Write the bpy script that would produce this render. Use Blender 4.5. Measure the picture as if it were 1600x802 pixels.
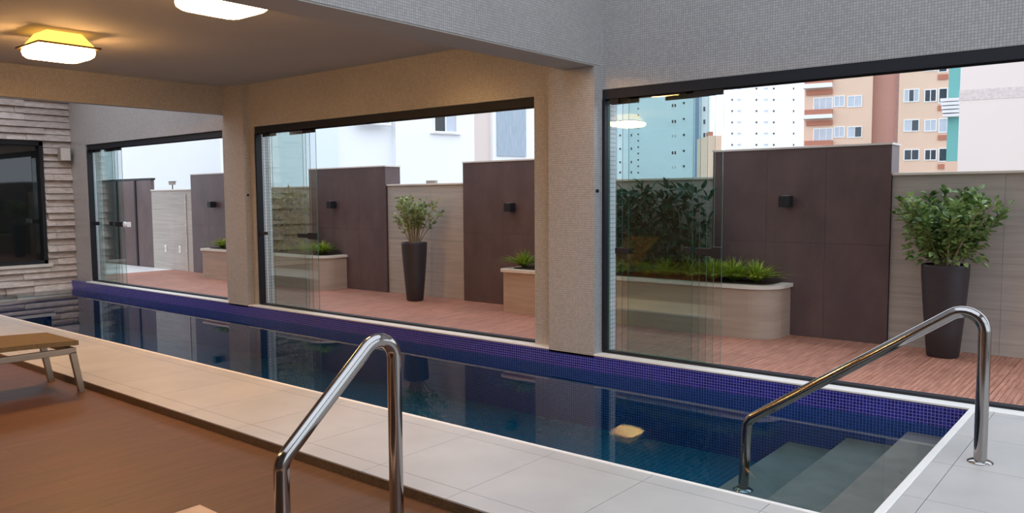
import bpy, bmesh, math, random
from mathutils import Vector, Matrix, noise
random.seed(7)
for o in list(bpy.data.objects): bpy.data.objects.remove(o)
COL = bpy.context.scene.collection
PI = math.pi

# ------------------------------------------------------------------ camera
FPX = 1243.9; YAW, PIT, ROL = math.radians(39.412), math.radians(-4.265), math.radians(-0.376)
CAM = Vector((0, 0, 1.4))
_f = Vector((-math.sin(YAW)*math.cos(PIT), math.cos(YAW)*math.cos(PIT), math.sin(PIT)))
_r = Vector((math.cos(YAW), math.sin(YAW), 0)); _u = _r.cross(_f)
CR = _r*math.cos(ROL) + _u*math.sin(ROL); CU = -_r*math.sin(ROL) + _u*math.cos(ROL); CF = _f
cam = bpy.data.cameras.new('camera'); co = bpy.data.objects.new('camera', cam); COL.objects.link(co)
cam.sensor_width = 36; cam.lens = FPX/1600*36; cam.clip_end = 600
co.matrix_world = Matrix(((CR.x, CU.x, -CF.x, CAM.x), (CR.y, CU.y, -CF.y, CAM.y), (CR.z, CU.z, -CF.z, CAM.z), (0, 0, 0, 1)))
bpy.context.scene.camera = co

# ------------------------------------------------------------------ world, light, exposure
sc = bpy.context.scene
sc.view_settings.view_transform = 'Standard'; sc.view_settings.look = 'None'; sc.view_settings.gamma = 1
sc.view_settings.use_curve_mapping = False; sc.view_settings.exposure = 0.0
sc.cycles.transparent_max_bounces = 40; sc.cycles.max_bounces = 10; sc.cycles.diffuse_bounces = 5; sc.cycles.glossy_bounces = 5
W = bpy.data.worlds.new('overcast'); sc.world = W; W.use_nodes = True
nt = W.node_tree; bg = nt.nodes['Background']
SKY = 2.3
tc = nt.nodes.new('ShaderNodeTexCoord'); nz = nt.nodes.new('ShaderNodeTexNoise'); nz.inputs['Scale'].default_value = 1.6
rp = nt.nodes.new('ShaderNodeValToRGB')
rp.color_ramp.elements[0].color = (0.68, 0.81, 1.0, 1); rp.color_ramp.elements[1].color = (0.88, 0.93, 1.0, 1)
nt.links.new(tc.outputs['Generated'], nz.inputs['Vector']); nt.links.new(nz.outputs['Fac'], rp.inputs['Fac'])
nt.links.new(rp.outputs['Color'], bg.inputs['Color']); bg.inputs['Strength'].default_value = SKY

# ------------------------------------------------------------------ helpers
def lin(r, g, b):
    f = lambda c: c/12.92 if c <= 0.04045 else ((c+0.055)/1.055)**2.4
    return (f(r/255), f(g/255), f(b/255), 1)
class Mat:
    """small node material builder"""
    def __init__(s, name, col=(.5, .5, .5, 1), rough=.5, metal=0, spec=.5, coat=0):
        s.m = bpy.data.materials.new(name); s.m.use_nodes = True; s.t = s.m.node_tree
        s.b = s.t.nodes['Principled BSDF']
        s.b.inputs['Base Color'].default_value = col; s.b.inputs['Roughness'].default_value = rough
        s.b.inputs['Metallic'].default_value = metal; s.b.inputs['Specular IOR Level'].default_value = spec
        s.b.inputs['Coat Weight'].default_value = coat
    def n(s, kind, **kw):
        x = s.t.nodes.new('ShaderNode'+kind)
        for k, v in kw.items():
            if k in x.inputs: x.inputs[k].default_value = v
            else: setattr(x, k, v)
        return x
    def l(s, a, b): s.t.links.new(a, b)
    def pos(s, scale=(1, 1, 1)):
        g = s.n('NewGeometry'); mp = s.n('Mapping'); mp.inputs['Scale'].default_value = scale
        s.l(g.outputs['Position'], mp.inputs['Vector']); return mp.outputs['Vector']
    def wallcoord(s, rot=False):
        g = s.n('NewGeometry'); sp = s.n('SeparateXYZ'); s.l(g.outputs['Position'], sp.inputs[0])
        a = s.n('Math', operation='ADD'); s.l(sp.outputs['X'], a.inputs[0]); s.l(sp.outputs['Y'], a.inputs[1])
        c = s.n('CombineXYZ'); s.l(a.outputs[0], c.inputs['X']); s.l(sp.outputs['Z'], c.inputs['Y']); return c.outputs[0]
    def noise(s, vec, scale=5, detail=4, rough=.55):
        x = s.n('TexNoise'); x.inputs['Scale'].default_value = scale; x.inputs['Detail'].default_value = detail
        x.inputs['Roughness'].default_value = rough; s.l(vec, x.inputs['Vector']); return x.outputs['Fac']
    def ramp(s, fac, c0, c1, p0=.3, p1=.7):
        r = s.n('ValToRGB'); r.color_ramp.elements[0].position = p0; r.color_ramp.elements[1].position = p1
        r.color_ramp.elements[0].color = c0; r.color_ramp.elements[1].color = c1; s.l(fac, r.inputs['Fac']); return r.outputs['Color']
    def mix(s, a, b, fac, mode='MIX'):
        x = s.n('MixRGB', blend_type=mode)
        for v, k in ((fac, 'Fac'), (a, 'Color1'), (b, 'Color2')):
            if isinstance(v, (int, float, tuple)): x.inputs[k].default_value = v
            else: s.l(v, x.inputs[k])
        return x.outputs['Color']
    def bump(s, h, strength=.3, dist=.01):
        x = s.n('Bump'); x.inputs['Strength'].default_value = strength; x.inputs['Distance'].default_value = dist
        s.l(h, x.inputs['Height']); s.l(x.outputs['Normal'], s.b.inputs['Normal'])
    def color(s, c): s.l(c, s.b.inputs['Base Color'])
def plain(name, col, rough=.5, metal=0, coat=0, var=.12, scale=6):
    m = Mat(name, col, rough, metal, coat=coat); f = m.noise(m.pos(), scale)
    d = tuple(c*(1-var) for c in col[:3])+(1,); h = tuple(min(1, c*(1+var)) for c in col[:3])+(1,)
    m.color(m.ramp(f, d, h)); return m.m
def brick(m, vec, w, h, mortar, c1, c2, cm, offset=0.0, smooth=.1, bias=0):
    b = m.n('TexBrick'); b.offset = offset; b.offset_frequency = 2; b.squash = 1
    b.inputs['Scale'].default_value = 1; b.inputs['Brick Width'].default_value = w; b.inputs['Row Height'].default_value = h
    b.inputs['Mortar Size'].default_value = mortar; b.inputs['Mortar Smooth'].default_value = smooth; b.inputs['Bias'].default_value = bias
    b.inputs['Color1'].default_value = c1; b.inputs['Color2'].default_value = c2; b.inputs['Mortar'].default_value = cm
    m.l(vec, b.inputs['Vector']); return b
def link(name, me, parent=None, mat=None):
    o = bpy.data.objects.new(name, me); COL.objects.link(o)
    if parent is not None: o.parent = parent
    if mat is not None:
        for mm in (mat if isinstance(mat, (list, tuple)) else [mat]): me.materials.append(mm)
    return o
def tag(o, label=None, cat=None, group=None, kind=None):
    if label: o['label'] = label
    if cat: o['category'] = cat
    if group: o['group'] = group
    if kind: o['kind'] = kind
    return o
def empty(name, loc, rz=0, **kw):
    o = bpy.data.objects.new(name, None); COL.objects.link(o); o.location = loc; o.rotation_euler.z = rz; o.empty_display_size = .1
    return tag(o, **kw)
class G:
    """geometry collector -> one mesh"""
    def __init__(s): s.v = []; s.f = []; s.mi = []; s.sm = []
    def add(s, vs, fs, mi=0, smooth=False):
        n = len(s.v); s.v += [tuple(v) for v in vs]
        for f in fs: s.f.append([i+n for i in f]); s.mi.append(mi); s.sm.append(smooth)
        return s
    def box(s, x0, x1, y0, y1, z0, z1, mi=0):
        v = [(x, y, z) for z in (z0, z1) for y in (y0, y1) for x in (x0, x1)]
        return s.add(v, [(0, 2, 3, 1), (4, 5, 7, 6), (0, 1, 5, 4), (2, 6, 7, 3), (0, 4, 6, 2), (1, 3, 7, 5)], mi)
    def bbox(s, x0, x1, y0, y1, z0, z1, b=.004, mi=0):
        """box with chamfered edges"""
        bm = bmesh.new(); bmesh.ops.create_cube(bm, size=1)
        for q in bm.verts: q.co = Vector(((x0+x1)/2+q.co.x*(x1-x0), (y0+y1)/2+q.co.y*(y1-y0), (z0+z1)/2+q.co.z*(z1-z0)))
        bmesh.ops.bevel(bm, geom=bm.edges[:], offset=b, segments=2, affect='EDGES', profile=.5)
        bm.verts.index_update(); s.add([q.co for q in bm.verts], [[w.index for w in f.verts] for f in bm.faces], mi); bm.free(); return s
    def lathe(s, prof, cx=0, cy=0, n=24, p=2.0, mi=0, cap=True):
        """profile [(r,z)..], superellipse power p"""
        vs = []; fs = []
        for r, z in prof:
            for k in range(n):
                a = 2*PI*k/n; c, d = math.cos(a), math.sin(a)
                q = (abs(c)**p+abs(d)**p)**(-1/p); vs.append((cx+r*c*q, cy+r*d*q, z))
        for i in range(len(prof)-1):
            for k in range(n):
                a = i*n+k; b = i*n+(k+1) % n; fs.append((a, b, b+n, a+n))
        s.add(vs, fs, mi, True)
        if cap: s.add(vs[:n], [tuple(range(n))[::-1]], mi); s.add(vs[-n:], [tuple(range(n))], mi)
        return s
    def tube(s, pts, rad, n=12, mi=0, cap=True):
        pts = [Vector(p) for p in pts]; rings = []; up = None
        for i, p in enumerate(pts):
            t = ((pts[min(i+1, len(pts)-1)]-p).normalized() + (p-pts[max(i-1, 0)]).normalized())
            t.normalize()
            if up is None: up = t.orthogonal().normalized()
            up = (up-t*up.dot(t)).normalized(); w = t.cross(up)
            r = rad[i] if isinstance(rad, (list, tuple)) else rad
            rings.append([p+(up*math.cos(2*PI*k/n)+w*math.sin(2*PI*k/n))*r for k in range(n)])
        vs = [v for r in rings for v in r]; fs = []
        for i in range(len(rings)-1):
            for k in range(n):
                a = i*n+k; b = i*n+(k+1) % n; fs.append((a, b, b+n, a+n))
        s.add(vs, fs, mi, True)
        if cap: s.add(rings[0], [tuple(range(n))[::-1]], mi); s.add(rings[-1], [tuple(range(n))], mi)
        return s
    def mesh(s, name):
        me = bpy.data.meshes.new(name); me.from_pydata(s.v, [], s.f); me.update()
        me.polygons.foreach_set('material_index', s.mi); me.polygons.foreach_set('use_smooth', s.sm); return me
    def build(s, name, mat=None, parent=None): return link(name, s.mesh(name), parent, mat)
def fillet(pts, r, n=7):
    pts = [Vector(p) for p in pts]; out = [pts[0]]
    for a, b, c in zip(pts, pts[1:], pts[2:]):
        d1 = (a-b).normalized(); d2 = (c-b).normalized(); ang = d1.angle(d2); t = min(r/math.tan(ang/2), (a-b).length*.49, (c-b).length*.49)
        rr = t*math.tan(ang/2); cen = b+(d1+d2).normalized()*(rr/math.sin(ang/2)); p0 = b+d1*t; p1 = b+d2*t
        v0 = p0-cen; v1 = p1-cen
        for k in range(n+1): out.append(cen+v0.slerp(v1, k/n).normalized()*rr)
    out.append(pts[-1]); return out
def struct(o): o['kind'] = 'structure'; return o
def ray(x, y): return CF*FPX+CR*(x-800)-CU*(y-401)

# ------------------------------------------------------------------ materials
def m_mosaic(name, c1, c2, cm, size=.02, rough=.28, mortar=.0016, bumpy=.35):
    m = Mat(name, rough=rough, coat=.0); v = m.wallcoord()
    b = brick(m, v, size, size, mortar, c1, c2, cm); big = m.noise(m.pos(), 1.3, 2)
    m.color(m.mix(b.outputs['Color'], m.ramp(big, (.93, .93, .93, 1), (1, 1, 1, 1)), 1.0, 'MULTIPLY'))
    h = m.n('Math', operation='SUBTRACT'); h.inputs[0].default_value = 1; m.l(b.outputs['Fac'], h.inputs[1])
    # each glass chip sits at its own slight tilt
    sc_ = m.n('VectorMath', operation='SCALE'); m.l(v, sc_.inputs[0]); sc_.inputs['Scale'].default_value = 1/size
    fl = m.n('VectorMath', operation='FLOOR'); m.l(sc_.outputs[0], fl.inputs[0])
    wn = m.n('TexWhiteNoise'); m.l(fl.outputs[0], wn.inputs['Vector'])
    g = m.n('NewGeometry'); sub = m.n('VectorMath', operation='SUBTRACT'); m.l(wn.outputs['Color'], sub.inputs[0]); sub.inputs[1].default_value = (.5, .5, .5)
    s2 = m.n('VectorMath', operation='SCALE'); m.l(sub.outputs[0], s2.inputs[0]); s2.inputs['Scale'].default_value = .05
    ad = m.n('VectorMath', operation='ADD'); m.l(g.outputs['Normal'], ad.inputs[0]); m.l(s2.outputs[0], ad.inputs[1])
    nn = m.n('VectorMath', operation='NORMALIZE'); m.l(ad.outputs[0], nn.inputs[0])
    bp = m.n('Bump'); bp.inputs['Strength'].default_value = bumpy; bp.inputs['Distance'].default_value = .002
    m.l(h.outputs[0], bp.inputs['Height']); m.l(nn.outputs[0], bp.inputs['Normal']); m.l(bp.outputs['Normal'], m.b.inputs['Normal'])
    return m.m
M = {}
M['mosaic'] = m_mosaic('wall_mosaic', lin(192, 188, 186), lin(176, 172, 170), lin(144, 138, 134))
M['mosaic_white'] = m_mosaic('white_mosaic', lin(238, 238, 240), lin(228, 228, 232), lin(178, 180, 190), .04, mortar=.004)
M['pool'] = m_mosaic('pool_mosaic', lin(36, 40, 146), lin(22, 26, 98), lin(122, 120, 200), .023, .12, .0022)
M['pooltint'] = m_mosaic('pool_mosaic_watertint', lin(22, 58, 130), lin(15, 44, 98), lin(60, 110, 170), .023, .12, .0022)  # underwater tile, the water's blue tint put into its colour
M['riser'] = m_mosaic('riser_mosaic', lin(120, 96, 72), lin(88, 68, 48), lin(70, 56, 42), .012)
M['plaster'] = plain('ceiling_plaster', lin(180, 174, 168), .85, var=.03, scale=2)
M['room'] = plain('room_plaster', lin(190, 178, 165), .9, var=.04, scale=2)
M['darkroom'] = plain('dark_back_wall', lin(92, 84, 78), .8)
M['white'] = plain('sill_stone', lin(236, 232, 226), .35, var=.03)
M['cap'] = plain('coping_stone', lin(222, 212, 200), .5, var=.05)
M['track'] = plain('black_anodised', lin(18, 21, 30), .6, 0, var=.1)
M['black'] = plain('black_metal', lin(18, 18, 24), .6, 0, var=.1)
M['rim'] = plain('rim_stone', lin(196, 160, 132), .55)
M['soil'] = plain('soil', lin(60, 44, 34), .95, var=.4, scale=40)
M['ground'] = plain('ground', lin(140, 136, 130), .95, var=.1, scale=.2)
M['pot'] = plain('dark_pot', lin(50, 44, 48), .55, var=.1, scale=12)
M['bark'] = plain('stem_bark', lin(150, 136, 112), .8, var=.2, scale=30)
M['plate'] = plain('bronze_plate', lin(110, 80, 45), .35, .8)
M['plastic'] = plain('grey_plastic', lin(150, 140, 130), .5)
M['whiteplastic'] = plain('white_plastic', lin(235, 235, 235), .4, var=.02)
def m_deck():
    m = Mat('deck_tile', rough=.42); p = m.pos(); a = m.noise(p, 2.2, 5); oi = m.n('ObjectInfo')
    c = m.ramp(a, lin(178, 174, 170), lin(192, 188, 184), .3, .7)
    c2 = m.mix(c, m.ramp(oi.outputs['Random'], (.95, .95, .95, 1), (1, 1, 1, 1), 0, 1), 1.0, 'MULTIPLY'); m.color(c2)
    m.bump(m.noise(p, 60, 3), .06, .002); return m.m
M['deck'] = m_deck()
M['grout'] = plain('tile_grout', lin(150, 140, 128), .9)
def m_wood(name, c0, c1, cm, w=.2, l=1.2, rough=.4, rotz=0., mortar=.003, grain=1.0):
    m = Mat(name, rough=rough); g = m.n('NewGeometry'); mp = m.n('Mapping'); mp.inputs['Rotation'].default_value = (0, 0, rotz)
    m.l(g.outputs['Position'], mp.inputs['Vector']); v = mp.outputs['Vector']
    b = brick(m, v, l, w, mortar, c0, c1, cm, .37)
    ms = m.n('Mapping'); ms.inputs['Scale'].default_value = (1.2, 14, 1); m.l(v, ms.inputs['Vector'])
    gr = m.noise(ms.outputs['Vector'], 2.2, 6, .65)
    c = m.mix(b.outputs['Color'], m.ramp(gr, (1-.38*grain,)*3+(1,), (1, 1, 1, 1), .3, .7), 1.0, 'MULTIPLY')
    m.color(c)
    h = m.n('Math', operation='SUBTRACT'); h.inputs[0].default_value = 1; m.l(b.outputs['Fac'], h.inputs[1]); m.bump(h.outputs[0], .25, .002)
    return m.m
M['floorwood'] = m_wood('brown_wood_floor', lin(106, 68, 43), lin(100, 64, 41), lin(86, 55, 35), .2, 1.2, .5, PI/2)
def m_terrace():
    m = Mat('terrace_slats', rough=.6); p = m.pos()
    oi = m.n('ObjectInfo')
    ms = m.n('Mapping'); ms.inputs['Scale'].default_value = (16, 1.4, 1); m.l(p, ms.inputs['Vector']); gr = m.noise(ms.outputs['Vector'], 2.5, 5, .6)
    c = m.ramp(gr, lin(156, 100, 80), lin(214, 154, 128), .3, .75)
    b = brick(m, p, .036, 4, .0035, (1, 1, 1, 1), (.85, .85, .85, 1), (.55, .5, .5, 1))
    c = m.mix(c, b.outputs['Color'], 1.0, 'MULTIPLY')
    c = m.mix(c, m.ramp(oi.outputs['Random'], (.86, .86, .86, 1), (1, 1, 1, 1), 0, 1), 1.0, 'MULTIPLY'); m.color(c)
    return m.m
M['terrace'] = m_terrace()
def m_stria(name, c0, c1, sx, sz, rough=.6, scale=3):
    m = Mat(name, rough=rough); v = m.wallcoord(); ms = m.n('Mapping'); ms.inputs['Scale'].default_value = (sx, sz, 1); m.l(v, ms.inputs['Vector'])
    f = m.noise(ms.outputs['Vector'], scale, 6, .6); c = m.ramp(f, c0, c1, .3, .7); oi = m.n('ObjectInfo')
    m.color(m.mix(c, m.ramp(oi.outputs['Random'], (.93, .93, .93, 1), (1, 1, 1, 1), 0, 1), 1.0, 'MULTIPLY')); m.bump(f, .08, .003); return m.m
M['brown'] = m_stria('brown_porcelain', lin(84, 66, 66), lin(104, 82, 80), 2.2, 1.2, .5, 1.6)
M['beige'] = m_stria('beige_travertine', lin(164, 154, 146), lin(188, 178, 168), .8, 16, .6, 1.5)
M['planter'] = m_stria('planter_tile', lin(168, 146, 130), lin(186, 164, 146), .8, 10, .6, 1.5)
M['step'] = plain('pool_step_stone', lin(118, 112, 104), .55, var=.18, scale=5)
M['stone'] = None
def m_stone():
    m = Mat('split_stone', rough=.85); p = m.pos((1, 1, 3)); oi = m.n('ObjectInfo')
    f = m.noise(p, 9, 5); c = m.ramp(f, lin(190, 176, 168), lin(226, 212, 202), .3, .7)
    m.color(m.mix(c, m.ramp(oi.outputs['Random'], (.75, .73, .72, 1), (1, 1, 1, 1), 0, 1), 1.0, 'MULTIPLY')); m.bump(f, .5, .01); return m.m
M['stone'] = m_stone()
M['steel'] = Mat('polished_steel', lin(165, 160, 157), .12, 1).m
def m_brushed():
    m = Mat('brushed_aluminium', lin(150, 138, 124), .38, .7); m.bump(m.noise(m.pos((1, 40, 40)), 8), .1, .001); return m.m
M['alu'] = m_brushed()
def m_sling():
    m = Mat('sling_fabric', rough=.85); v = m.pos(); b = brick(m, v, .012, .006, .001, lin(126, 104, 68), lin(112, 92, 58), lin(80, 64, 42)); m.color(b.outputs['Color']); return m.m
M['sling'] = m_sling()
def emis(name, col, st):
    m = Mat(name, (0.02, .02, .02, 1), .5); m.b.inputs['Emission Color'].default_value = col; m.b.inputs['Emission Strength'].default_value = st
    return m.m
M['lampglass'] = emis('lamp_opal_glass', (1, .54, .19, 1), 56.0)
M['amber'] = emis('lamp_amber_glass', (1, .50, .08, 1), 2.6)
def m_glass(name, tint, ior=1.5, rough=0.0):
    m = bpy.data.materials.new(name); m.use_nodes = True; t = m.node_tree; t.nodes.remove(t.nodes['Principled BSDF'])
    out = t.nodes['Material Output']; tr = t.nodes.new('ShaderNodeBsdfTransparent'); tr.inputs[0].default_value = tint
    gl = t.nodes.new('ShaderNodeBsdfGlossy'); gl.inputs['Roughness'].default_value = rough; fr = t.nodes.new('ShaderNodeFresnel'); fr.inputs[0].default_value = ior
    mx = t.nodes.new('ShaderNodeMixShader'); t.links.new(fr.outputs[0], mx.inputs[0])
    ge = t.nodes.new('ShaderNodeNewGeometry'); mr = t.nodes.new('ShaderNodeMapRange'); mr.inputs['To Min'].default_value = ior; mr.inputs['To Max'].default_value = 1/ior
    t.links.new(ge.outputs['Backfacing'], mr.inputs['Value']); t.links.new(mr.outputs['Result'], fr.inputs[0]); t.links.new(tr.outputs[0], mx.inputs[1]); t.links.new(gl.outputs[0], mx.inputs[2])
    t.links.new(mx.outputs[0], out.inputs['Surface']); return m
M['glass'] = m_glass('green_tinted_glass', (.95, .982, .978, 1))
M['glassedge'] = plain('glass_edge', lin(70, 120, 105), .2, var=.05)
def m_water():
    m = m_glass('pool_water', (1, 1, 1, 1), 1.33); t = m.node_tree
    ab = t.nodes.new('ShaderNodeVolumeAbsorption'); ab.inputs['Color'].default_value = (.10, .60, .72, 1); ab.inputs['Density'].default_value = .8
    t.links.new(ab.outputs[0], t.nodes['Material Output'].inputs['Volume'])
    g = t.nodes.new('ShaderNodeNewGeometry'); nz = t.nodes.new('ShaderNodeTexNoise'); nz.inputs['Scale'].default_value = 2.2; nz.inputs['Detail'].default_value = 2
    t.links.new(g.outputs['Position'], nz.inputs['Vector']); b = t.nodes.new('ShaderNodeBump'); b.inputs['Strength'].default_value = .012; b.inputs['Distance'].default_value = .03
    t.links.new(nz.outputs['Fac'], b.inputs['Height'])
    for n in t.nodes:
        if n.type in ('BSDF_GLOSSY', 'FRESNEL'): t.links.new(b.outputs['Normal'], n.inputs['Normal'])
    return m
M['water'] = m_water()
def m_leaf(name, c0, c1, rough=.4, trans=.25):
    m = Mat(name, rough=rough); oi = m.n('ObjectInfo'); f = m.noise(m.pos(), 11, 2)
    a = m.mix(m.ramp(f, c0, c1, .35, .65), m.ramp(oi.outputs['Random'], (.8, .85, .8, 1), (1.0, 1.0, 1.0, 1), 0, 1), 1.0, 'MULTIPLY'); m.color(a)
    tl = m.n('BsdfTranslucent'); m.l(a, tl.inputs['Color']); mx = m.n('MixShader'); mx.inputs[0].default_value = trans
    m.l(m.b.outputs[0], mx.inputs[1]); m.l(tl.outputs[0], mx.inputs[2]); m.l(mx.outputs[0], m.t.nodes['Material Output'].inputs['Surface']); return m.m
M['leaf'] = m_leaf('glossy_leaf', lin(74, 108, 54), lin(168, 190, 118), .26)
M['leafpale'] = m_leaf('pale_leaf', lin(112, 130, 74), lin(182, 190, 128), .45)
M['fern'] = m_leaf('fern_leaf', lin(96, 124, 34), lin(176, 190, 62), .5)
M['palm'] = m_leaf('dark_leaf', lin(20, 50, 40), lin(54, 96, 66), .5)
M['olive'] = m_leaf('olive_leaf', lin(100, 98, 40), lin(150, 142, 72), .55)

# ------------------------------------------------------------------ key dimensions
XL = -14.9            # stone wall plane
YP = 5.86             # far pool edge / column front
YN = 3.48             # near pool edge
XE = -0.93            # pool end
YG = 5.98             # door frame plane
ZW = -0.145           # water level
ZF = -0.055           # brown floor
ZA = 3.7; ZC = 2.89; ZB = 2.53; ZV = 5.6
XR = 3.6; YB = -4.2
# ------------------------------------------------------------------ the room shell
struct(G().box(XL, XR, YB, 2.6, ZF-.12, ZF).build('floor', M['floorwood']))
deck = struct(empty('pool_deck', (0, 0, 0)))
g = G(); g.box(XL, XE, 2.602, YN, -.2, -.008); g.box(XE, XR, 2.602, YP, -.2, -.008); g.build('slab', M['grout'], deck)
G().box(XL, XR, 2.594, 2.602, ZF, -.008).build('riser', M['riser'], deck)
tile_meshes = {}
def tile(parent, x0, x1, y0, y1, z0, z1, mat, name='tile', gap=.0015):
    key = (round(x1-x0, 3), round(y1-y0, 3), round(z1-z0, 3), mat.name)
    if key not in tile_meshes:
        a, b, c = (x1-x0)/2-gap, (y1-y0)/2-gap, (z1-z0); me = G().box(-a, a, -b, b, 0, c).mesh(name); me.materials.append(mat); tile_meshes[key] = me
    o = bpy.data.objects.new(name, tile_meshes[key]); COL.objects.link(o); o.parent = parent; o.location = ((x0+x1)/2, (y0+y1)/2, z0); return o
x = XE+.13-.6*24
xs = []
x = -0.74
while x > XL: xs.append((max(x-.6, XL), x)); x -= .6
for a, b in xs:
    b2 = min(b, -.8) if b > -.8 else b
    if a > XE-.6 and b > XE: pass
    tile(deck, a, b, 2.592, 2.72, -.008, 0, M['deck'])
    tile(deck, a, b, 2.72, 3.36, -.008, 0, M['deck'])
    if b <= XE+.2: tile(deck, a, min(b, XE), 3.36, YN, -.008, 0, M['deck'])
# deck beyond the pool end: an edge course then 60 cm tiles
y = 3.36
while y < YP-.01:
    y1 = min(y+.6, YP); tile(deck, XE+.03, -.8, y, y1, -.008, 0, M['deck'])
    xx = -.8
    while xx < XR-.01: tile(deck, xx, min(xx+.6, XR), y, y1, -.008, 0, M['deck']); xx += .6
    y = y1
xx = -.74
while xx < XR-.01:
    tile(deck, xx, min(xx+.6, XR), 2.592, 2.72, -.008, 0, M['deck']); tile(deck, xx, min(xx+.6, XR), 2.72, 3.36, -.008, 0, M['deck']); xx += .6
# bullnose lip round the pool
g = G(); g.bbox(XL, XE+.03, YN-.012, YN+.018, -.018, .004, .004); g.bbox(XE-.012, XE+.03, YN+.018, YP, -.018, .004, .004)
g.build('pool_lip', M['white'], deck)
# sill under the sliding doors
for i, (a, b) in enumerate(((-14.28, -9.80), (-9.33, -4.38), (-3.88, XR))):
    struct(G().bbox(a, b, YP-.006, 6.06, -.012, .003, .003).build('trim_%d' % (i+1), M['white']))

# mosaic wall with three door openings
DT = 2.335
piers = [(XL, -14.28), (-9.98, -9.24), (-4.61, -3.87)]
g = G()
for a, b in piers: g.box(a, b, 5.95, 6.06, -.03, DT)
g.box(XL, -9.8, 5.95, 6.2, DT, ZA); g.box(-9.8, -3.87, 5.95, 6.2, DT, ZC+.02); g.box(-3.87, XR, 5.972, 6.2, DT, ZV); g.box(-4.38, -3.87, 5.95, 6.2, ZC+.02, ZV)
struct(g.build('wall_far', M['mosaic']))
g = G()
for a, b in piers: g.box(a, b, 6.06, 6.2, -.03, DT)
struct(g.build('trim_4', M['mosaic_white']))
def column(x0, x1, top):
    return struct(G().box(x0, x1, YP, 5.951, -.03, top).build('column', M['mosaic']))
column(-9.80, -9.33, ZC); column(-4.38, -3.88, ZB)
# overhead beams running back from the columns
struct(G().box(-9.93, -9.80, YB, 5.95, ZB+.01, ZA).box(-9.93, -9.805, YB, 5.95, ZB, ZB+.01, 1).build('beam', [M['mosaic'], M['plaster']]))
struct(G().box(-4.22, -3.88, YB, 5.95, ZB+.012, ZV).box(-4.22, -3.885, YB, 5.95, ZB, ZB+.012, 1).build('beam', [M['mosaic'], M['plaster']]))
struct(G().box(-10.0, -4.38, YB, 6.2, ZC, ZC+.15).build('ceiling', M['plaster']))
g = G(); g.box(XL-.16, -9.8, 5.5, 6.2, ZA, ZA+.15); g.box(XL-.16, -9.8, YB, .2, ZA, ZA+.15); g.box(XL-.16, -14.3, .2, 5.5, ZA, ZA+.15); g.box(-10.2, -9.8, .2, 5.5, ZA, ZA+.15)  # opening out of view, put in to daylight the far bay
struct(g.build('ceiling_far', M['plaster']))
# roof over the double height end with a long unseen skylight, sized to daylight it
g = G(); g.box(-4.38, XR, 5.6, 6.2, ZV, ZV+.15); g.box(-4.38, XR, YB, -2.5, ZV, ZV+.15)
g.box(-4.38, -3.8, -2.5, 5.6, ZV, ZV+.15); g.box(3.0, XR, -2.5, 5.6, ZV, ZV+.15)
struct(g.build('ceiling_high', M['plaster']))
g = G(); g.box(XL, XR, YB-.15, YB, ZF-.12, ZC); g.box(XL, -9.8, YB-.15, YB, ZC, ZA); g.box(-4.38, XR, YB-.15, YB, ZC, ZV+.15); struct(g.build('wall_back', M['darkroom']))
g = G(); g.box(XR, XR+.15, YB-.15, -1, ZF-.12, ZV+.15); g.box(XR, XR+.15, 5.4, 6.2, ZF-.12, ZV+.15); g.box(XR, XR+.15, -1, 5.4, ZF-.12, .05); g.box(XR, XR+.15, -1, 5.4, 4.9, ZV+.15)
struct(g.build('wall_right', M['room']))
w2 = struct(empty('added_window', (XR, 0, 0))); g = G()  # unseen glazing, put in to bring cool daylight onto beam and columns
for k in range(5): yy = -1+1.6*k; g.box(.04, .10, max(-1, yy-.03), min(5.4, yy+.03), .05, 4.9)
g.box(.04, .10, -1, 5.4, .05, .11); g.box(.04, .10, -1, 5.4, 4.84, 4.9); g.box(.04, .10, -1, 5.4, 2.4, 2.46); g.build('window_frame', M['track'], w2)
for k in range(4): G().box(.066, .072, -.97+1.6*k, .57+1.6*k, .11, 4.84).build('pane', M['glass'], w2)

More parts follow.
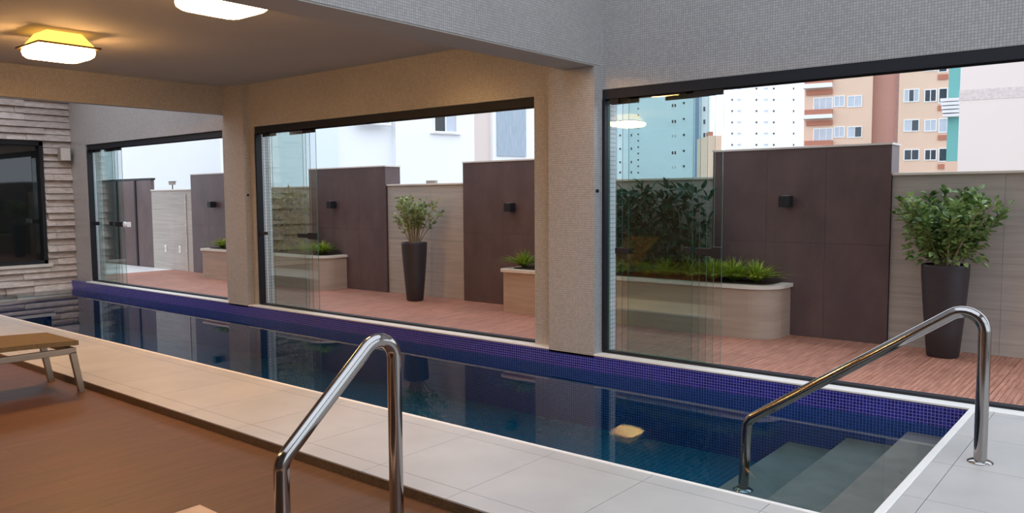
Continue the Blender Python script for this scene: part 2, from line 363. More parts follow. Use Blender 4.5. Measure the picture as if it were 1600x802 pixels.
# left wall of split stone strips, one window in it
WY0, WY1, WZ0, WZ1 = 2.6, 5.5, .31, 2.39
lw = struct(empty('wall_left', (XL, 0, 0)))
g = G(); t0, t1 = -.16, -.03
g.box(t0, t1, YB, WY0, -.4, ZA); g.box(t0, t1, WY1, 6.2, -.4, ZA); g.box(t0, t1, WY0, WY1, -.4, WZ0); g.box(t0, t1, WY0, WY1, WZ1, ZA)
g.build('backing', M['grout'], lw)
rs = random.Random(3); smesh = {}; rest = G()
z = -.28; CH = .112; row = 0
while z < ZA-.01:
    z1 = min(z+CH, ZA); y = 5.95; row += 1
    while y > YB+.01:
        L = rs.choice((.3, .42, .55, .7, .85)); ya = max(y-L, YB)
        segs = [(ya, y)]
        if z1 > WZ0+.02 and z < WZ1-.02:
            segs = []
            if y > WY1: segs.append((max(ya, WY1), y))
            if ya < WY0: segs.append((ya, min(y, WY0)))
        for (p, q) in segs:
            if q-p < .03: continue
            d = rs.choice((.0, .012, .03, .045)); mid = (p+q)/2
            if p < 1.8 or z > 3.2:
                rest.box(-.03, d, p+.002, q-.002, z+.002, z1-.002); continue
            key = (round(q-p, 2), d, round(z1-z, 3))
            if key not in smesh:
                a = (q-p)/2-.002; h = (z1-z)
                me = G().add([(-.03, -a, .002), (-.03, a, .002), (d+.03, a, .006), (d+.034, -a, .006), (-.03, -a, h-.003), (-.03, a, h-.003), (d-.012, a, h-.002), (d-.014, -a, h-.002)],
                             [(0, 1, 2, 3), (4, 7, 6, 5), (3, 2, 6, 7), (0, 3, 7, 4), (1, 5, 6, 2)]).mesh('stone'); me.materials.append(M['stone']); smesh[key] = me
            o = bpy.data.objects.new('stone', smesh[key]); COL.objects.link(o); o.parent = lw; o.location = (0, mid, z)
        y = ya
    z = z1
tag(rest.build('stone_strips', M['stone'], lw), kind='stuff')
w1 = struct(empty('window_1', (XL, 0, 0)))
g = G(); fw = .06
g.box(-.12, .035, WY0, WY0+fw, WZ0, WZ1); g.box(-.12, .035, WY1-fw, WY1, WZ0, WZ1); g.box(-.12, .035, WY0, WY1, WZ0, WZ0+fw); g.box(-.12, .035, WY0, WY1, WZ1-fw, WZ1)
g.build('window_frame', M['black'], w1)
G().box(-.13, .07, WY0-.04, WY1+.06, WZ0-.05, WZ0).build('window_sill', M['cap'], w1)
gd = Mat('dark_window_glass', lin(26, 30, 30), .03, 0, spec=.6).m
G().box(-.06, -.045, WY0+fw, WY1-fw, WZ0+fw, WZ1-fw).build('pane', gd, w1)

# ------------------------------------------------------------------ swimming pool
pool = empty('swimming_pool', (-7.9, 4.67, 0), label='long narrow indoor pool lined in blue violet mosaic below the glass doors', cat='pool')
def local(o, root): o.location = -root.location; return o
PD = -.66
for nm, za, zb, mt in (('waterline_mosaic', ZW-.01, -.012, M['pool']), ('mosaic_lining', PD, ZW-.01, M['pooltint'])):
    g = G(); g.box(XL, XE, YP, YP+.09, za, zb); g.box(XL, XE, YN-.09, YN, za, zb); g.box(XE, XE+.09, YN-.09, YP+.09, za, zb)
    if za == PD: g.box(XL-.02, XL+.03, YN, YP, za, -.3)
    local(g.build(nm, mt, pool), pool)
m = Mat('pool_floor_mosaic', rough=.2); b = brick(m, m.pos(), .05, .05, .004, lin(28, 96, 122), lin(22, 84, 110), lin(50, 120, 140)); m.color(b.outputs['Color'])
local(G().box(XL, XE, YN-.09, YP+.09, PD-.08, PD).build('pool_floor', m.m, pool), pool)
for xa, xb, zt in ((-1.31, XE, -.22), (-1.71, -1.31, -.34), (-2.13, -1.71, -.45)):
    g = G(); g.bbox(xa, xb, YN, YP, PD, zt, .006); local(g.build('step', M['step'], pool), pool)
g = G(); g.box(XL+.001, XE+.004, YN-.004, YP+.004, PD-.01, ZW); local(g.build('water', M['water'], pool), pool)

# ------------------------------------------------------------------ sliding glass doors
def pane(parent, x0, x1, y, z0=.03, z1=2.235, th=.008):
    o = G().box(x0, x1, y-th/2, y+th/2, z0, z1).build('glass_pane', [M['glass'], M['glassedge']], parent)
    for p in o.data.polygons:
        if abs(p.normal.y) < .5: p.material_index = 1
    return o
def door(n, x0, x1, rights, w, lockx, knob=None, knobs=()):
    d = struct(empty('door_%d' % n, (0, 0, 0)))
    g = G(); g.box(x0, x1, 5.975, 6.055, DT-.085, DT); g.box(x0, x1, 6.0, 6.01, DT-.10, DT-.08); g.build('header_rail', M['track'], d)
    G().box(x0, x1, 5.975, 6.055, .003, .022).build('sill_track', M['track'], d)
    G().box(x0, x0+.028, 5.968, 6.055, .022, DT-.085).build('jamb', M['track'], d)
    for i, xr in enumerate(rights):
        y = 6.048-.014*i if len(rights) < 6 else 6.05-.0125*i
        xl = max(x0+.035, xr-w[i]); pane(d, xl, xr, y)
        G().box(xl+.01, xl+.26 if i == 0 else xl+.10, y-.006, y+.006, 2.205, 2.252).build('top_carrier', M['black'], d)
        G().box(xr-.26, xr-.005, y-.006, y+.006, 2.20, 2.252).build('top_carrier', M['black'], d)
    for (xa, xb, za, zb, y) in knobs: G().bbox(xa, xb, y-.012, y+.012, za, zb, .004).build('lock', M['black'], d)
    return d
door(1, -14.28, -9.98, [-13.52, -13.40, -13.26, -13.08], [.72, .7, .7, .9], None,
     knobs=((-14.22, -13.98, .97, 1.03, 5.99), (-13.55, -13.45, .97, 1.04, 5.985), (-13.35, -13.06, .96, 1.04, 5.985)))
door(2, -9.24, -4.61, [-8.32, -8.24, -8.14, -8.00], [.86, .82, .8, 1.05], None,
     knobs=((-9.21, -9.05, .93, .97, 5.99), (-8.38, -8.16, .915, .965, 5.985), (-8.16, -7.99, .9, .98, 5.983)))
door(3, -3.87, XR, [-3.03, -2.96, -2.89, -2.82, -2.745], [.8, .8, .8, .8, 1.07], None,
     knobs=((-3.74, -3.60, .90, .95, 5.99), (-3.07, -3.01, .93, .98, 5.985), (-2.97, -2.83, .915, .975, 5.985), (-2.83, -2.745, .90, .99, 5.983)))
g = G().lathe([(.012, 0), (.012, .02), (.05, .022), (.05, .035), (.03, .042)], n=20)
g.v = [(x-12.93, 5.965-z, 1.0+y) for x, y, z in g.v]; g.box(-12.95, -12.91, 5.965, 6.03, .96, 1.04)
g.build('knob', M['whiteplastic'], bpy.data.objects['door_1'])

# ------------------------------------------------------------------ ceiling lamps
def lamp(x, y, label, z=ZC):
    r = empty('ceiling_lamp', (x, y, z), label=label, cat='lamp', group='square ceiling lamps'); r.scale = (1.12, 1.12, 1.08)
    g = G(); vs = []
    for h, z in ((.13, 0), (.20, -.11)): vs += [(-h, -h, z), (h, -h, z), (h, h, z), (-h, h, z)]
    g.add(vs, [(0, 1, 5, 4), (1, 2, 6, 5), (2, 3, 7, 6), (3, 0, 4, 7), (0, 3, 2, 1)]); g.build('amber_side', M['amber'], r)
    G().bbox(-.235, .235, -.235, .235, -.126, -.11, .003).build('frame', M['plate'], r)
    g = G(); g.lathe([(.215, -.126), (.222, -.15), (.215, -.178), (.19, -.2), (.12, -.212), (.03, -.215)], n=40, p=7); g.build('shade', M['lampglass'], r)
lamp(-7.78, 3.05, 'square opal ceiling lamp hanging near the left edge, over the lounger end')
lamp(-5.0, 3.02, 'square opal ceiling lamp cut by the top of the picture')
lamp(-7.7, -.7, 'square opal ceiling lamp of the back row, farther left'); lamp(-5.0, -.7, 'square opal ceiling lamp of the back row, by the tall beam')
lamp(-12.9, -.4, 'unseen square lamp added to brighten the far bay, nearer the stone wall', ZA); lamp(-11.2, -.4, 'unseen square lamp added to brighten the far bay, nearer the beam', ZA)  # both lamps added out of view to warm and brighten the far bay


# ------------------------------------------------------------------ handrails
R_ = .0315
def rail(name, label, pts, bases, fil):
    r = empty(name, bases[0], label=label, cat='handrail', group='polished steel handrails')
    b0 = Vector(bases[0]); path = fillet(pts, fil, 9)
    G().tube([Vector(p)-b0 for p in path], R_, 20).build('tube', M['steel'], r)
    for b in bases:
        q = Vector(b)-b0; G().lathe([(.062, q.z), (.062, q.z+.004), (.045, q.z+.012), (.034, q.z+.014)], q.x, q.y, 28).build('flange', M['steel'], r)
rail('handrail', 'polished steel handrail descending the pool steps at right', [(-.70, 4.70, 0), (-.70, 4.70, .875), (-1.97, 4.70, .0), (-1.99, 4.70, -.45)], [(-.70, 4.70, 0), (-1.99, 4.70, -.45)], .10)
rail('handrail', 'polished steel handrail in the foreground over the brown floor', [(-2.62, 2.36, ZF), (-2.62, 2.36, .895), (-2.67, 1.80, .36), (-2.67, 1.80, .0)], [(-2.62, 2.36, ZF), (-2.67, 1.80, .0)], .085)

# ------------------------------------------------------------------ raised whirlpool in the foreground floor
sp = empty('whirlpool', (-2.4, .8, ZF), label='small square whirlpool with pale stone rim at the bottom edge', cat='pool')
x0, x1, y0, y1 = -3.38, -1.2, -.3, 1.84
for (a, b, c, e) in ((x0, x1, y1-.2, y1), (x0, x1, y0, y0+.2), (x0, x0+.2, y0+.2, y1-.2), (x1-.2, x1, y0+.2, y1-.2)):
    local(G().bbox(a, b, c, e, ZF, 0, .004).build('rim_stone', M['rim'], sp), sp)
local(G().box(x0+.2, x1-.2, y0+.2, y1-.2, ZF, ZF+.02).build('water', M['water'], sp), sp)

# ------------------------------------------------------------------ sun lounger
lg = empty('sun_lounger', (-6.62, 1.50, ZF), label='low metal sun lounger with tan sling beside the pool at left', cat='lounger')
def lbox(name, x0, x1, y0, y1, z0, z1, mat, b=.004): return G().bbox(x0, x1, y0, y1, z0, z1, b).build(name, mat, lg)
for s in (-1, 1): lbox('side_rail', s*.285-.02, s*.285+.02, -1.0, 1.0, .30, .345, M['alu'])
lbox('end_rail', -.265, .265, .96, 1.0, .30, .345, M['alu']); lbox('end_rail', -.265, .265, -1.0, -.96, .30, .345, M['alu'])
for sx in (-1, 1):
    for sy in (-1, 1):
        g = G(); x = sx*.285; y = sy*.98; w = .02
        g.add([(x-w, y+sy*.05-w, 0), (x+w, y+sy*.05-w, 0), (x+w, y+sy*.05+w, 0), (x-w, y+sy*.05+w, 0), (x-w, y-w*1.2, .31), (x+w, y-w*1.2, .31), (x+w, y+w, .31), (x-w, y+w, .31)],
              [(0, 3, 2, 1), (4, 5, 6, 7), (0, 1, 5, 4), (1, 2, 6, 5), (2, 3, 7, 6), (3, 0, 4, 7)]); g.build('leg', M['alu'], lg)
for y in (-.5, 0, .5): lbox('cross_bar', -.265, .265, y-.015, y+.015, .31, .335, M['alu'], .003)
g = G(); vs = []; fs = []; n = 24
for k in range(n+1):
    y = -.25+1.27*k/n; z = .36+.022*math.sin(PI*k/n)
    vs += [(-.30, y, z), (.30, y, z), (-.30, y, z+.035), (.30, y, z+.035)]
for k in range(n):
    a = 4*k; fs += [(a+2, a+3, a+7, a+6), (a, a+4, a+5, a+1), (a, a+2, a+6, a+4), (a+1, a+5, a+7, a+3)]
fs += [(0, 1, 3, 2), (4*n, 4*n+2, 4*n+3, 4*n+1)]
g.add(vs, fs); g.build('seat', M['sling'], lg)
o = G().bbox(-.30, .30, -.78, 0, 0, .035, .01).build('backrest', M['sling'], lg); o.location = (0, -.26, .36); o.rotation_euler.x = math.radians(-32)
for s in (-1, 1): lbox('sling_clamp', s*.15-.02, s*.15+.02, .985, 1.01, .335, .362, M['alu'], .003)

# ------------------------------------------------------------------ terrace outside
ter = struct(empty('terrace', (0, 0, 0)))
G().box(-19, 5, 6.2, 8.1, -.1, -.006).build('slab', M['grout'], ter)
G().box(-19, 5, 6.06, 6.2, -.1, -.001).build('threshold', M['terrace'], ter)
xx = -15.3
while xx < 4.9:
    for j in range(4):
        y = 6.2+j*.44; tile(ter, xx, min(xx+.6, 4.9), y, min(y+.44, 7.94), -.006, 0, M['terrace'])
    xx += .6
G().box(-19, -15.3, 6.2, 7.94, -.006, .0).build('pale_paving', M['white'], ter)
# boundary wall of beige tiles with brown panels standing proud
ZT = 1.575
bw = struct(empty('boundary_wall', (0, 0, 0)))
PAN = [(-14.42, -12.55), (-10.73, -8.89), (-7.34, -5.25), (-3.73, -1.97)]
gaps = [(-16.05, -14.42), (-12.55, -10.73), (-8.89, -7.34), (-5.25, -3.73), (-1.97, 5.0)]
g = G()
for a, b in gaps: g.box(a, b, 7.945, 8.15, -.1, ZT)
g.box(-19, -16.05, 8.05, 8.15, -.1, ZT)
g.build('core', M['grout'], bw)
for a, b in gaps:
    x = a
    while x < b-.01:
        xb = min(x+.9, b)
        for z0, z1 in ((0, .4), (.4, .8), (.8, 1.2), (1.2, ZT)):
            key = ('w', round(xb-x, 3), round(z1-z0, 3))
            if key not in tile_meshes:
                me = G().box(.001, xb-x-.001, 0, .01, .001, z1-z0-.001).mesh('tile'); me.materials.append(M['beige']); tile_meshes[key] = me
            o = bpy.data.objects.new('tile', tile_meshes[key]); COL.objects.link(o); o.parent = bw; o.location = (x, 7.935, z0)
        x = xb
    G().bbox(a, b, 7.915, 8.16, ZT, ZT+.025, .004).build('coping', M['cap'], bw)
for a, b in PAN:
    p = struct(empty('brown_panel', (a, 7.9, 0))); w = b-a
    G().box(.01, w-.01, .01, .30, 0, 1.86).build('core', M['brown'], p)
    k = 3
    for i in range(k):
        for z0, z1 in ((0, .93), (.93, 1.86)):
            key = ('p', round(w/k, 3), round(z1-z0, 3))
            if key not in tile_meshes:
                me = G().box(.0009, w/k-.0009, 0, .01, .0009, z1-z0-.0009).mesh('panel'); me.materials.append(M['brown']); tile_meshes[key] = me
            o = bpy.data.objects.new('panel', tile_meshes[key]); COL.objects.link(o); o.parent = p; o.location = (i*w/k, 0, z0)
    G().box(-.005, w+.005, -.008, .305, 1.86, 1.878).build('capping', M['cap'], p)
# far end: dark gate
gt = empty('garden_gate', (-17.1, 7.95, 0), label='tall dark brown double gate at the far end of the terrace', cat='gate')
for a, b in ((-1.55, -.52), (-.5, .33), (.35, 1.02)):
    G().bbox(a, b, 0, .07, 0, 1.80, .004).build('gate_leaf', M['brown'], gt)
for x in (-.51, .34): G().box(x-.03, x+.03, -.02, .0, 0, 1.8).build('stile', M['black'], gt)
G().box(-1.6, 1.05, -.01, .08, 1.80, 1.84).build('gate_top_rail', M['black'], gt)
struct(G().box(-19.15, -19, 6.0, 8.15, -.1, 1.9).build('boundary_end_wall', M['cap']))
# fittings on the far beige wall
for xx, nm in ((-15.52, 'left'), (-14.96, 'right')):
    o = empty('outlet_cover', (xx, 7.935, .42), label='%s of two white outlet covers low on the far beige wall' % nm, cat='outlet', group='outlet covers on the far wall')
    G().bbox(-.035, .035, -.014, 0, -.07, .07, .004).build('cover', M['whiteplastic'], o); G().box(-.02, .02, -.018, -.014, -.035, .035).build('socket', M['cap'], o)
cp = empty('conduit', (-14.68, 7.935, 0), label='thin pale vertical conduit pipe on the far beige wall', cat='pipe')
G().tube([(0, -.012, .0), (0, -.012, 1.5)], .011, 8).build('pipe', M['cap'], cp)
for z in (.4, .9, 1.35): G().box(-.02, .02, -.026, 0, z-.01, z+.01).build('clip', M['cap'], cp)
c = empty('security_camera', (-15.3, 8.0, ZT+.025), label='small grey security camera on top of the far wall', cat='camera')
G().tube([(0, 0, 0), (0, 0, .09)], .01, 8).build('stand', M['black'], c); G().bbox(-.10, .08, -.03, .03, .09, .15, .008).build('housing', M['plastic'], c); G().box(-.11, .1, -.035, .035, .15, .158).build('hood', M['black'], c)
c = empty('wall_cap_fitting', (-8.05, 8.02, ZT+.025), label='small grey fitting on the beige wall above the pale shrub', cat='fitting')
G().bbox(-.09, .09, -.03, .03, 0, .045, .01).build('body', M['plastic'], c)

# wall lamps on the panels
for (xx, z, lb) in ((-13.58, 1.30, 'small black cube wall lamp on the leftmost brown panel'), (-10.08, 1.30, 'small black cube wall lamp on the brown panel left of the pale shrub'),
                    (-6.47, 1.27, 'small black cube wall lamp on the brown panel right of the pale shrub'), (-2.92, 1.34, 'small black cube wall lamp on the broad brown panel at right')):
    r = empty('wall_lamp', (xx, 7.9, z), label=lb, cat='lamp', group='black cube wall lamps outside')
    G().bbox(-.055, .055, -.125, -.02, -.055, .055, .005).build('housing', M['black'], r); G().box(-.04, .04, -.02, 0, -.04, .04).build('bracket', M['black'], r)
    G().lathe([(.035, .055), (.035, .060)], 0, -.072, 16).build('lens', M['plastic'], r)
# speaker on the stone wall
r = empty('wall_speaker', (XL+.046, 5.80, 2.19), label='small beige box speaker high on the stone wall by the corner', cat='speaker')
G().bbox(.03, .14, -.09, .09, -.12, .12, .01).build('cabinet', M['plastic'], r); G().box(0, .03, -.03, .03, -.05, .05).build('bracket', M['black'], r); G().box(.14, .145, -.075, .075, -.105, .105).build('grille', M['cap'], r)
# door stops on the columns
for xx, yy, lb in ((-3.88, 5.90, 'tiny black door stop on the column between the two large openings'), (-9.33, 5.90, 'tiny black door stop on the far column')):
    r = empty('door_stop', (xx, yy, 1.45), label=lb, cat='door stop', group='door stops on the columns')
    o = G().lathe([(.016, 0), (.016, .012), (.012, .018)], n=14).build('rubber', M['black'], r); o.rotation_euler.y = PI/2

# ------------------------------------------------------------------ planters with rounded ends
def planter(x0, x1, label):
    r = empty('planter', (x0, 7.42, 0), label=label, cat='planter', group='long low planters')
    def outline(off, zy=7.9):
        pts = []; yf = 7.42-off; rr = .28+off
        pts.append((x0-off, zy)); 
        for k in range(5): a = PI+k/4*PI/2; pts.append((x0-off+.10+.10*math.cos(a), yf+.10+.10*math.sin(a)))
        for k in range(13): a = -PI/2+k/12*PI/2; pts.append((x1+off-rr+rr*math.cos(a), yf+rr+rr*math.sin(a)))
        pts[-1] = (x1+off, zy); return [(p-x0, min(q, zy)-7.42) for p, q in pts]
    def prism(pts, z0, z1):
        n = len(pts); g = G(); g.add([(x, y, z) for z in (z0, z1) for x, y in pts], [tuple(range(n))[::-1], tuple(range(n, 2*n))]+[(i, (i+1) % n, (i+1) % n+n, i+n) for i in range(n)]); return g
    prism(outline(0), 0, .49).build('wall', M['planter'], r)
    prism(outline(.025), .49, .525).build('coping', M['cap'], r)
    prism(outline(-.09), .525, .533).build('soil', M['soil'], r)
    return r
planter(-13.3, -9.82, 'long beige planter with rounded end behind the left openings')
planter(-6.29, -2.88, 'long beige planter with rounded end behind the large right opening')

# ------------------------------------------------------------------ plants
def blades(n, h, spread, w, rnd, droop=.5):
    g = G()
    for i in range(n):
        a = rnd.uniform(0, 2*PI); L = h*rnd.uniform(.7, 1.15); lean = rnd.uniform(.1, 1)*spread; d = Vector((math.cos(a), math.sin(a), 0)); sd = Vector((-d.y, d.x, 0))
        vs = []; K = 4
        for k in range(K+1):
            t = k/K; p = d*(lean*L*t+droop*lean*L*t*t*.5)+Vector((0, 0, L*(t-droop*lean*t*t*.6))); ww = w*math.sin(PI*min(.97, .18+t*.8))*.5
            vs += [p-sd*ww, p+sd*ww]
        g.add(vs, [(2*k, 2*k+1, 2*k+3, 2*k+2) for k in range(K)], 0, True)
    return g
rp_ = random.Random(11)
fern_me = [blades(210, .25, 1.45, .017, rp_, .8).mesh('blades') for _ in range(3)]
for me in fern_me: me.materials.append(M['fern'])
def ferns(xs, sizes, where):
    order = ['first', 'second', 'third', 'fourth', 'fifth', 'sixth', 'seventh', 'eighth', 'ninth', 'tenth']
    for i, (x, s) in enumerate(zip(xs, sizes)):
        o = bpy.data.objects.new('fern', fern_me[i % 3]); COL.objects.link(o); o.location = (x, 7.66+rp_.uniform(-.05, .05), .53); o.scale = (s, s, s*rp_.uniform(.9, 1.1)); o.rotation_euler.z = rp_.uniform(0, 6)
        tag(o, 'yellow green grassy plant in the %s planter, %s from its %s' % (where[0], order[i], where[1]), 'plant', 'grassy plants in the '+where[0]+' planter')
ferns([-3.14, -3.36, -3.6, -3.85, -4.12, -4.4, -4.7, -5.05, -5.7, -6.1], [.9, 1.0, 1.05, 1.0, .9, .8, .75, .7, .75, .85], ('right', 'rounded end'))
ferns([-10.12, -10.32, -10.6, -11.0, -11.5, -12.1, -12.6, -13.0], [.85, .85, .75, .7, .7, .8, .85, .85], ('left', 'rounded end'))
def leafverts(L, w): return [(0, 0, 0), (w*.5, L*.35, .012), (w*.42, L*.7, .006), (0, L, -.01), (-w*.42, L*.7, .006), (-w*.5, L*.35, .012), (0, L*.5, -.006)]
LF = [(0, 1, 6), (1, 2, 6), (2, 3, 6), (3, 4, 6), (4, 5, 6), (5, 0, 6)]
def leafmat(p, d, rnd, roll=.8):
    d = Vector(d).normalized(); q = d.to_track_quat('Y', 'Z'); from mathutils import Quaternion
    return Matrix.Translation(p) @ q.to_matrix().to_4x4() @ Matrix.Rotation(rnd.uniform(-roll, roll), 4, 'Y')
def shrub(name, x, y, label, pot, stems, leafL, leafW, mat, singles, rnd, htop, rad, clump, tmin=.3, flare=.25, fill=0):
    """pot = (bottom radius, top radius, height)"""
    r = empty(name, (x, y, 0), label=label, cat='potted plant')
    rb, rt, H = pot
    prof = [(rb*.9, 0), (rb, .012), (rb+(rt-rb)*.35, H*.3), (rb+(rt-rb)*.72, H*.62), (rt*.99, H*.88), (rt, H-.02), (rt, H), (rt-.022, H), (rt-.03, H-.05)]
    G().lathe(prof, n=32, p=2.6, cap=False).build('pot', M['pot'], r)
    G().lathe([(rt-.028, H-.06), (.001, H-.04)], n=24, p=2.6, cap=False).build('soil', M['soil'], r)
    g = G(); places = []
    for i in range(stems):
        a = 2*PI*i/stems+rnd.uniform(-.3, .3); rr = rad*rnd.uniform(.25, 1.0); hh = htop*rnd.uniform(.62, 1.0)*(1-.25*(rr/rad)**2)
        p0 = Vector((.05*math.cos(a), .05*math.sin(a), H-.05)); p3 = Vector((rr*math.cos(a), rr*math.sin(a), H+hh)); p1 = Vector((p0.x+flare*(p3.x-p0.x), p0.y+flare*(p3.y-p0.y), H+hh*.5))
        pts = []
        for k in range(9):
            t = k/8; pts.append(p0*(1-t)**2+p1*2*t*(1-t)+p3*t*t)
        g.tube(pts, [.009*(1-.6*k/8) for k in range(9)], 6)
        for j in range(clump):
            t = rnd.uniform(tmin, 1.0)**.8; kk = min(7, int(t*8)); p = pts[kk].lerp(pts[kk+1], t*8-kk if t*8-kk <= 1 else 1)
            ax = (pts[kk+1]-pts[kk]).normalized(); out = Vector((rnd.uniform(-1, 1), rnd.uniform(-1, 1), rnd.uniform(-.3, .7)))
            d = (out+ax*.5).normalized(); places.append((p+d*rnd.uniform(.005, .05), d))
    for j in range(fill):
        a = rnd.uniform(0, 2*PI); q = rnd.uniform(.06, .30); p = Vector((q*math.cos(a), q*math.sin(a), H+.02+rnd.random()*.3)); places.append((p, Vector((math.cos(a), math.sin(a), rnd.uniform(-.6, .5))).normalized()))
    g.build('stems', M['bark'], r)
    rnd.shuffle(places)
    lv = leafverts(leafL, leafW); me = G().add(lv, LF, 0, True).mesh('leaf'); me.materials.append(mat)
    for p, d in places[:singles]:
        s = rnd.uniform(.75, 1.15); o = bpy.data.objects.new('leaf', me); COL.objects.link(o); o.parent = r; o.matrix_local = leafmat(p, d, rnd) @ Matrix.Scale(s, 4)
    if len(places) > singles:
        g = G()
        for p, d in places[singles:]:
            mt = leafmat(p, d, rnd); s = rnd.uniform(.75, 1.15); g.add([mt @ (Vector(v)*s) for v in lv], LF, 0, True)
        tag(g.build('foliage', mat, r), kind='stuff')
    return r
rr = random.Random(21)
shrub('potted_shrub', -1.45, 7.64, 'tall dark pot with dense glossy green shrub at right', (.125, .183, .80), 32, .068, .040, M['leaf'], 300, rr, .69, .47, 56, .12, .5, 320)
shrub('potted_shrub', -7.88, 7.50, 'tall dark pot with airy pale green shrub in the middle opening', (.105, .160, .80), 22, .055, .036, M['leafpale'], 0, rr, .64, .40, 34, .3, .42)
# tall dark shrubs growing in the planters against the wall
def tall(x, y, h, rad, mat, n, label, grp, seed):
    rnd = random.Random(seed); r = empty('climbing_shrub', (x, y, .53), label=label, cat='shrub', group=grp); g = G()
    for k in range(4):
        a = rnd.uniform(0, 6.3); g.tube([(0, 0, -.01), (rad*.3*math.cos(a), .05*math.sin(a), h*.5), (rad*.7*math.cos(a), .06*math.sin(a), h*.92)], [.012, .009, .004], 6)
    g.build('stems', M['bark'], r); g = G(); lv = leafverts(.17, .05)
    for i in range(n):
        a = rnd.uniform(0, 6.3); q = math.sqrt(rnd.random()); p = Vector((rad*q*math.cos(a), min(.09, rad*.4*q*math.sin(a)), rnd.uniform(.03, h)))
        d = Vector((rnd.uniform(-1, 1), rnd.uniform(-1, .15), rnd.uniform(-.6, .9))); mt = leafmat(p, d, rnd); s = rnd.uniform(.6, 1.1)
        if (mt @ Vector(lv[3])).y > .16: continue
        g.add([mt @ (Vector(v)*s) for v in lv], LF, 0, True)
    tag(g.build('foliage', mat, r), kind='stuff')
names = ['nearest the column', 'second from the column', 'third from the column', 'next to the broad brown panel']
for i, x in enumerate((-5.05, -4.68, -4.32, -3.98)): tall(x, 7.77, .96, .30, M['palm'], 300, 'dark leafy shrub against the wall behind glass, '+names[i], 'dark shrubs in the right planter', 40+i)
names = ['leftmost of the four', 'second from left of the four', 'third from left of the four', 'rightmost of the four']
for i, x in enumerate((-12.3, -11.85, -11.4, -10.97)): tall(x, 7.77, .94, .32, M['olive'], 300, 'olive green shrub behind the middle door glass, '+names[i], 'olive shrubs in the left planter', 60+i)

# ------------------------------------------------------------------ ground and the buildings beyond
struct(G().box(-260, 260, 8.2, 320, -.8, -.12).box(-260, 260, -120, 8.2, -.95, -.8).build('ground', M['ground']))
WM = plain('window_dark_glass', lin(60, 66, 76), .15, var=.3, scale=.8); WL = plain('window_pale_glass', lin(190, 196, 206), .2, var=.1, scale=.8)
WF = plain('window_frame_white', lin(240, 240, 240), .5, var=.02)
class Facade:
    """building front seen through pixel anchor at distance D; n = outward horizontal normal"""
    def __init__(s, name, label, px, D, n, y=300):
        h = ray(px, y); hf = Vector((CF.x, CF.y, 0)).normalized(); k = D/(h.x*hf.x+h.y*hf.y); s.P = CAM+h*k
        if isinstance(n, (int, float)): rr_ = ray(n, y); n = (-rr_.x, -rr_.y)
        s.n = Vector((n[0], n[1], 0)).normalized(); s.t = Vector((-s.n.y, s.n.x, 0))
        s.root = empty(name, (s.P.x, s.P.y, -.12), math.atan2(s.t.y, s.t.x), label=label, cat='building')
    def uz(s, x, y):
        d = ray(x, y); k = (s.P-CAM).dot(s.n)/d.dot(s.n); p = CAM+d*k; return (p-s.P).dot(s.t), p.z+.12
    def slab(s, name, x0, x1, mat, z1=30, d0=0, d1=8, y=200, z0=0):
        u0 = s.uz(x0, y)[0]; u1 = s.uz(x1, y)[0]; g = G().box(u0, u1, d0, d1, z0, z1)
        return g.build(name, mat, s.root)
    def band(s, name, x0, x1, y0, y1, mat, d0=-.3, d1=.05, parent=None):
        u0, z1 = s.uz(x0, y0); u1, z0 = s.uz(x1, y1); return G().box(u0, u1, d0, d1, z0, z1).build(name, mat, parent or s.root)
    def window(s, x0, x1, y0, y1, glass=None, split=2, dep=.06, fr=.08):
        u0, z1 = s.uz(x0, y0); u1, z0 = s.uz(x1, y1); g = G(); f = min(fr, (u1-u0)*.15)
        g.box(u0, u0+f, -dep, .05, z0, z1); g.box(u1-f, u1, -dep, .05, z0, z1); g.box(u0+f, u1-f, -dep, .05, z0, z0+f); g.box(u0+f, u1-f, -dep, .05, z1-f, z1)
        for k in range(1, split): c = u0+(u1-u0)*k/split; g.box(c-f*.4, c+f*.4, -dep, .05, z0+f, z1-f)
        w = g.build('window', WF, s.root)
        for k in range(split):
            a = u0+(u1-u0)*k/split; b = u0+(u1-u0)*(k+1)/split
            gm = glass[k] if isinstance(glass, (list, tuple)) else glass
            G().box(a+f*.5, b-f*.5, -.02, .04, z0+f*.5, z1-f*.5).build('pane', gm or WM, w)
        return w
facing = (-CF.x, -CF.y)
cream = plain('white_render', lin(240, 240, 242), .8, var=.02, scale=.3); bluew = plain('pale_blue_render', lin(222, 230, 236), .8, var=.03, scale=.3)
peach = plain('peach_render', lin(232, 198, 174), .85, var=.03, scale=.3); pink = plain('pink_render', lin(206, 158, 144), .85, var=.03, scale=.3)
terra = plain('terracotta_band', lin(186, 122, 100), .85, var=.05, scale=.3); teal = plain('teal_render', lin(118, 186, 182), .8, var=.03, scale=.3)
pbeige = plain('pink_beige_render', lin(222, 206, 198), .85, var=.02, scale=.2)
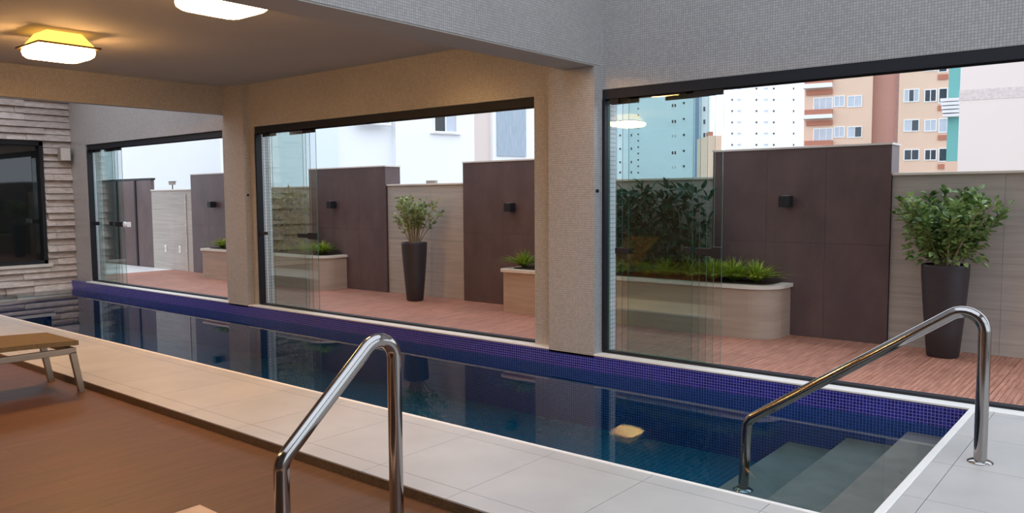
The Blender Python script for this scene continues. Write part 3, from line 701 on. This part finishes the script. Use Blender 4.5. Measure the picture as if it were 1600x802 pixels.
# tower seen through the glass of the right opening
T = Facade('apartment_tower', 'pale blue white apartment tower seen through the door glass at right', 1030, 140, 1040)
T.slab('wall', 962, 1086, bluew, 48); T.slab('side_wing', 940, 1000, cream, 48, 3, 12); T.slab('stair_strip', 1086, 1092, plain('grey_strip', lin(130, 150, 175), .8), 48, -.3, 8)
T.slab('right_wing', 1092, 1110, cream, 46, 1, 9)
for yy in (165, 190, 213, 239, 262, 140, 115): T.window(1048, 1058, yy-4, yy+4, WM if yy != 213 and yy != 262 else WL, fr=.2)
for yy in (186, 211, 236, 260, 161, 136): T.window(1066, 1071, yy-2.5, yy+2.5, WM, 1, fr=.15)
for yy in range(150, 275, 10): T.window(995.5, 999, yy-1.8, yy+1.8, WM, 1, fr=.1)
for yy in (212, 254, 270, 233, 190): T.window(967, 971, yy-2.5, yy+2, WM, 1, fr=.1); T.window(985, 988, yy-3, yy+2, WM, 1, fr=.1)
for yy in (171, 191, 212): T.band('window_strip', 1099, 1102, yy-4, yy+3, WM, -.1)
# white slim tower
T = Facade('apartment_tower', 'bright white apartment tower with rows of tiny windows above the broad brown panel', 1190, 200, 1130)
T.slab('wall', 1133, 1258, cream, 70)
for i in range(8):
    yy = 226.5-17.6*i
    for xx, w in ((1144, 3.5), (1155, 7), (1182, 4), (1197, 8), (1209, 4), (1240, 3)): T.window(xx-w/2, xx+w/2, yy-2, yy+2, WM if w < 6 else WL, 1, fr=.12)
# small peach house between the towers
T = Facade('small_building', 'small peach building showing between the two white towers', 1116, 120, facing)
T.slab('wall', 1109, 1128, peach, T.uz(1116, 212)[1]); T.slab('roof_tank', 1111, 1117, terra, T.uz(1116, 205)[1], 1, 3, z0=T.uz(1116, 212)[1])
# peach apartment block
T = Facade('apartment_block', 'peach apartment block with terracotta balcony bands beyond the terrace wall', 1370, 72, 1400)
T.slab('wall', 1256, 1362, peach, 34); T.slab('recessed_wing', 1350, 1406, pink, 34, 1.2, 9); T.slab('corner_strip', 1398, 1408, plain('mauve_strip', lin(176, 140, 132), .85), 34, .6, 9)
T.slab('right_wing', 1403, 1483, peach, 34, -.5, 8.5)
for yy in (164, 212, 116):
    T.window(1303, 1320, yy-14, yy+3, WL, 2); T.window(1324, 1347, yy-14, yy+3, (WL, WM) if yy == 212 else WL, 2)
    T.window(1271, 1301, yy-11, yy+10, WL, 3); T.band('balcony_front', 1258, 1301, yy+9, yy+17, terra, -.6); T.band('lintel_band', 1260, 1301, yy-24+2, yy-17, terra, -.2); T.band('balcony_slab', 1256, 1301, yy+17, yy+21, cream, -.7)
def T2(x0, x1, y0, y1, gm, sp=2):
    w = T.window(x0, x1, y0, y1, gm, sp); w.location.y = -.5
for y0, y1 in ((93, 112), (141, 160), (188, 206), (234, 251)):
    T2(1412, 1436, y0, y1, (WL, WM, WL) if y0 == 141 else (WM if y0 in (93, 234) else (WL, WM)), 3 if y0 == 141 else 2); T2(1444, 1463, y0, y1, WM if y0 != 188 else WL)
    o = T.window(1466, 1480, y0-2, y1+2, WM if y0 != 188 else WL, 1); o.location.y = -.5
    o = T.band('spandrel', 1465, 1481, y1+6, y1+13, terra, -.1); o.location.y = -.5
# teal strip building with louvred balcony and the plain wall beside it
T = Facade('apartment_block', 'teal strip facade with white louvred balcony beside the peach block', 1490, 60, 1476)
T.slab('wall', 1480, 1498, teal, 30, 0, 6, z0=T.uz(1490, 252)[1]); T.slab('base', 1478, 1500, peach, T.uz(1490, 252)[1], 0, 6)
for k in range(5): yy = 156+k*6; T.band('louvre', 1469+k*1.0, 1499, yy, yy+3, cream, -.9, -.3)
T.band('louvre_back', 1474, 1498, 158, 180, WM, -.3, 0.02)
T = Facade('tall_building', 'plain pinkish beige blank wall of a tall building at far right', 1560, 45, 1490)
T.slab('wall', 1499, 1780, pbeige, 22, 0, 10); T.band('joint_line', 1499, 1780, 141, 141.8, plain('joint_shade', lin(206, 192, 186), .85), -.02, 0)
# white neighbour house behind the middle and left openings
T = Facade('neighbour_house', 'white neighbour house with small windows behind the middle opening', 680, 26, (.97, -.25))
T.slab('wall', 618, 741, cream, 9, 0, 6); T.slab('left_wall', 440, 620, cream, 9, .25, 6); T.slab('grey_wall', 741, 775, pbeige, 9, .15, 6)
T.slab('pale_corner', 440, 529, bluew, 9, .05, .3)
T.window(676, 714, 168, 209, (gd, WL), 2, fr=.05); T.window(560, 609, 172, 196, WL, 3, .08, .05)
T.band('window_ledge', 672, 719, 208, 211, WF, -.12); T.band('window_ledge', 556, 612, 195, 198, WF, -.12)
g_ = m_stria('louvred_panel', lin(150, 166, 180), lin(178, 190, 200), 8, 1, .5, 2)
T.slab('frame_wall', 770, 905, cream, 9, 0, 6); T.band('louvre_panel', 775, 821, 120, 245, g_, -.05)
T = Facade('garden_building', 'plain white building wall behind the leftmost opening', 270, 30, (.9, -.45))
T.slab('wall', 40, 420, cream, 11, 0, 6)
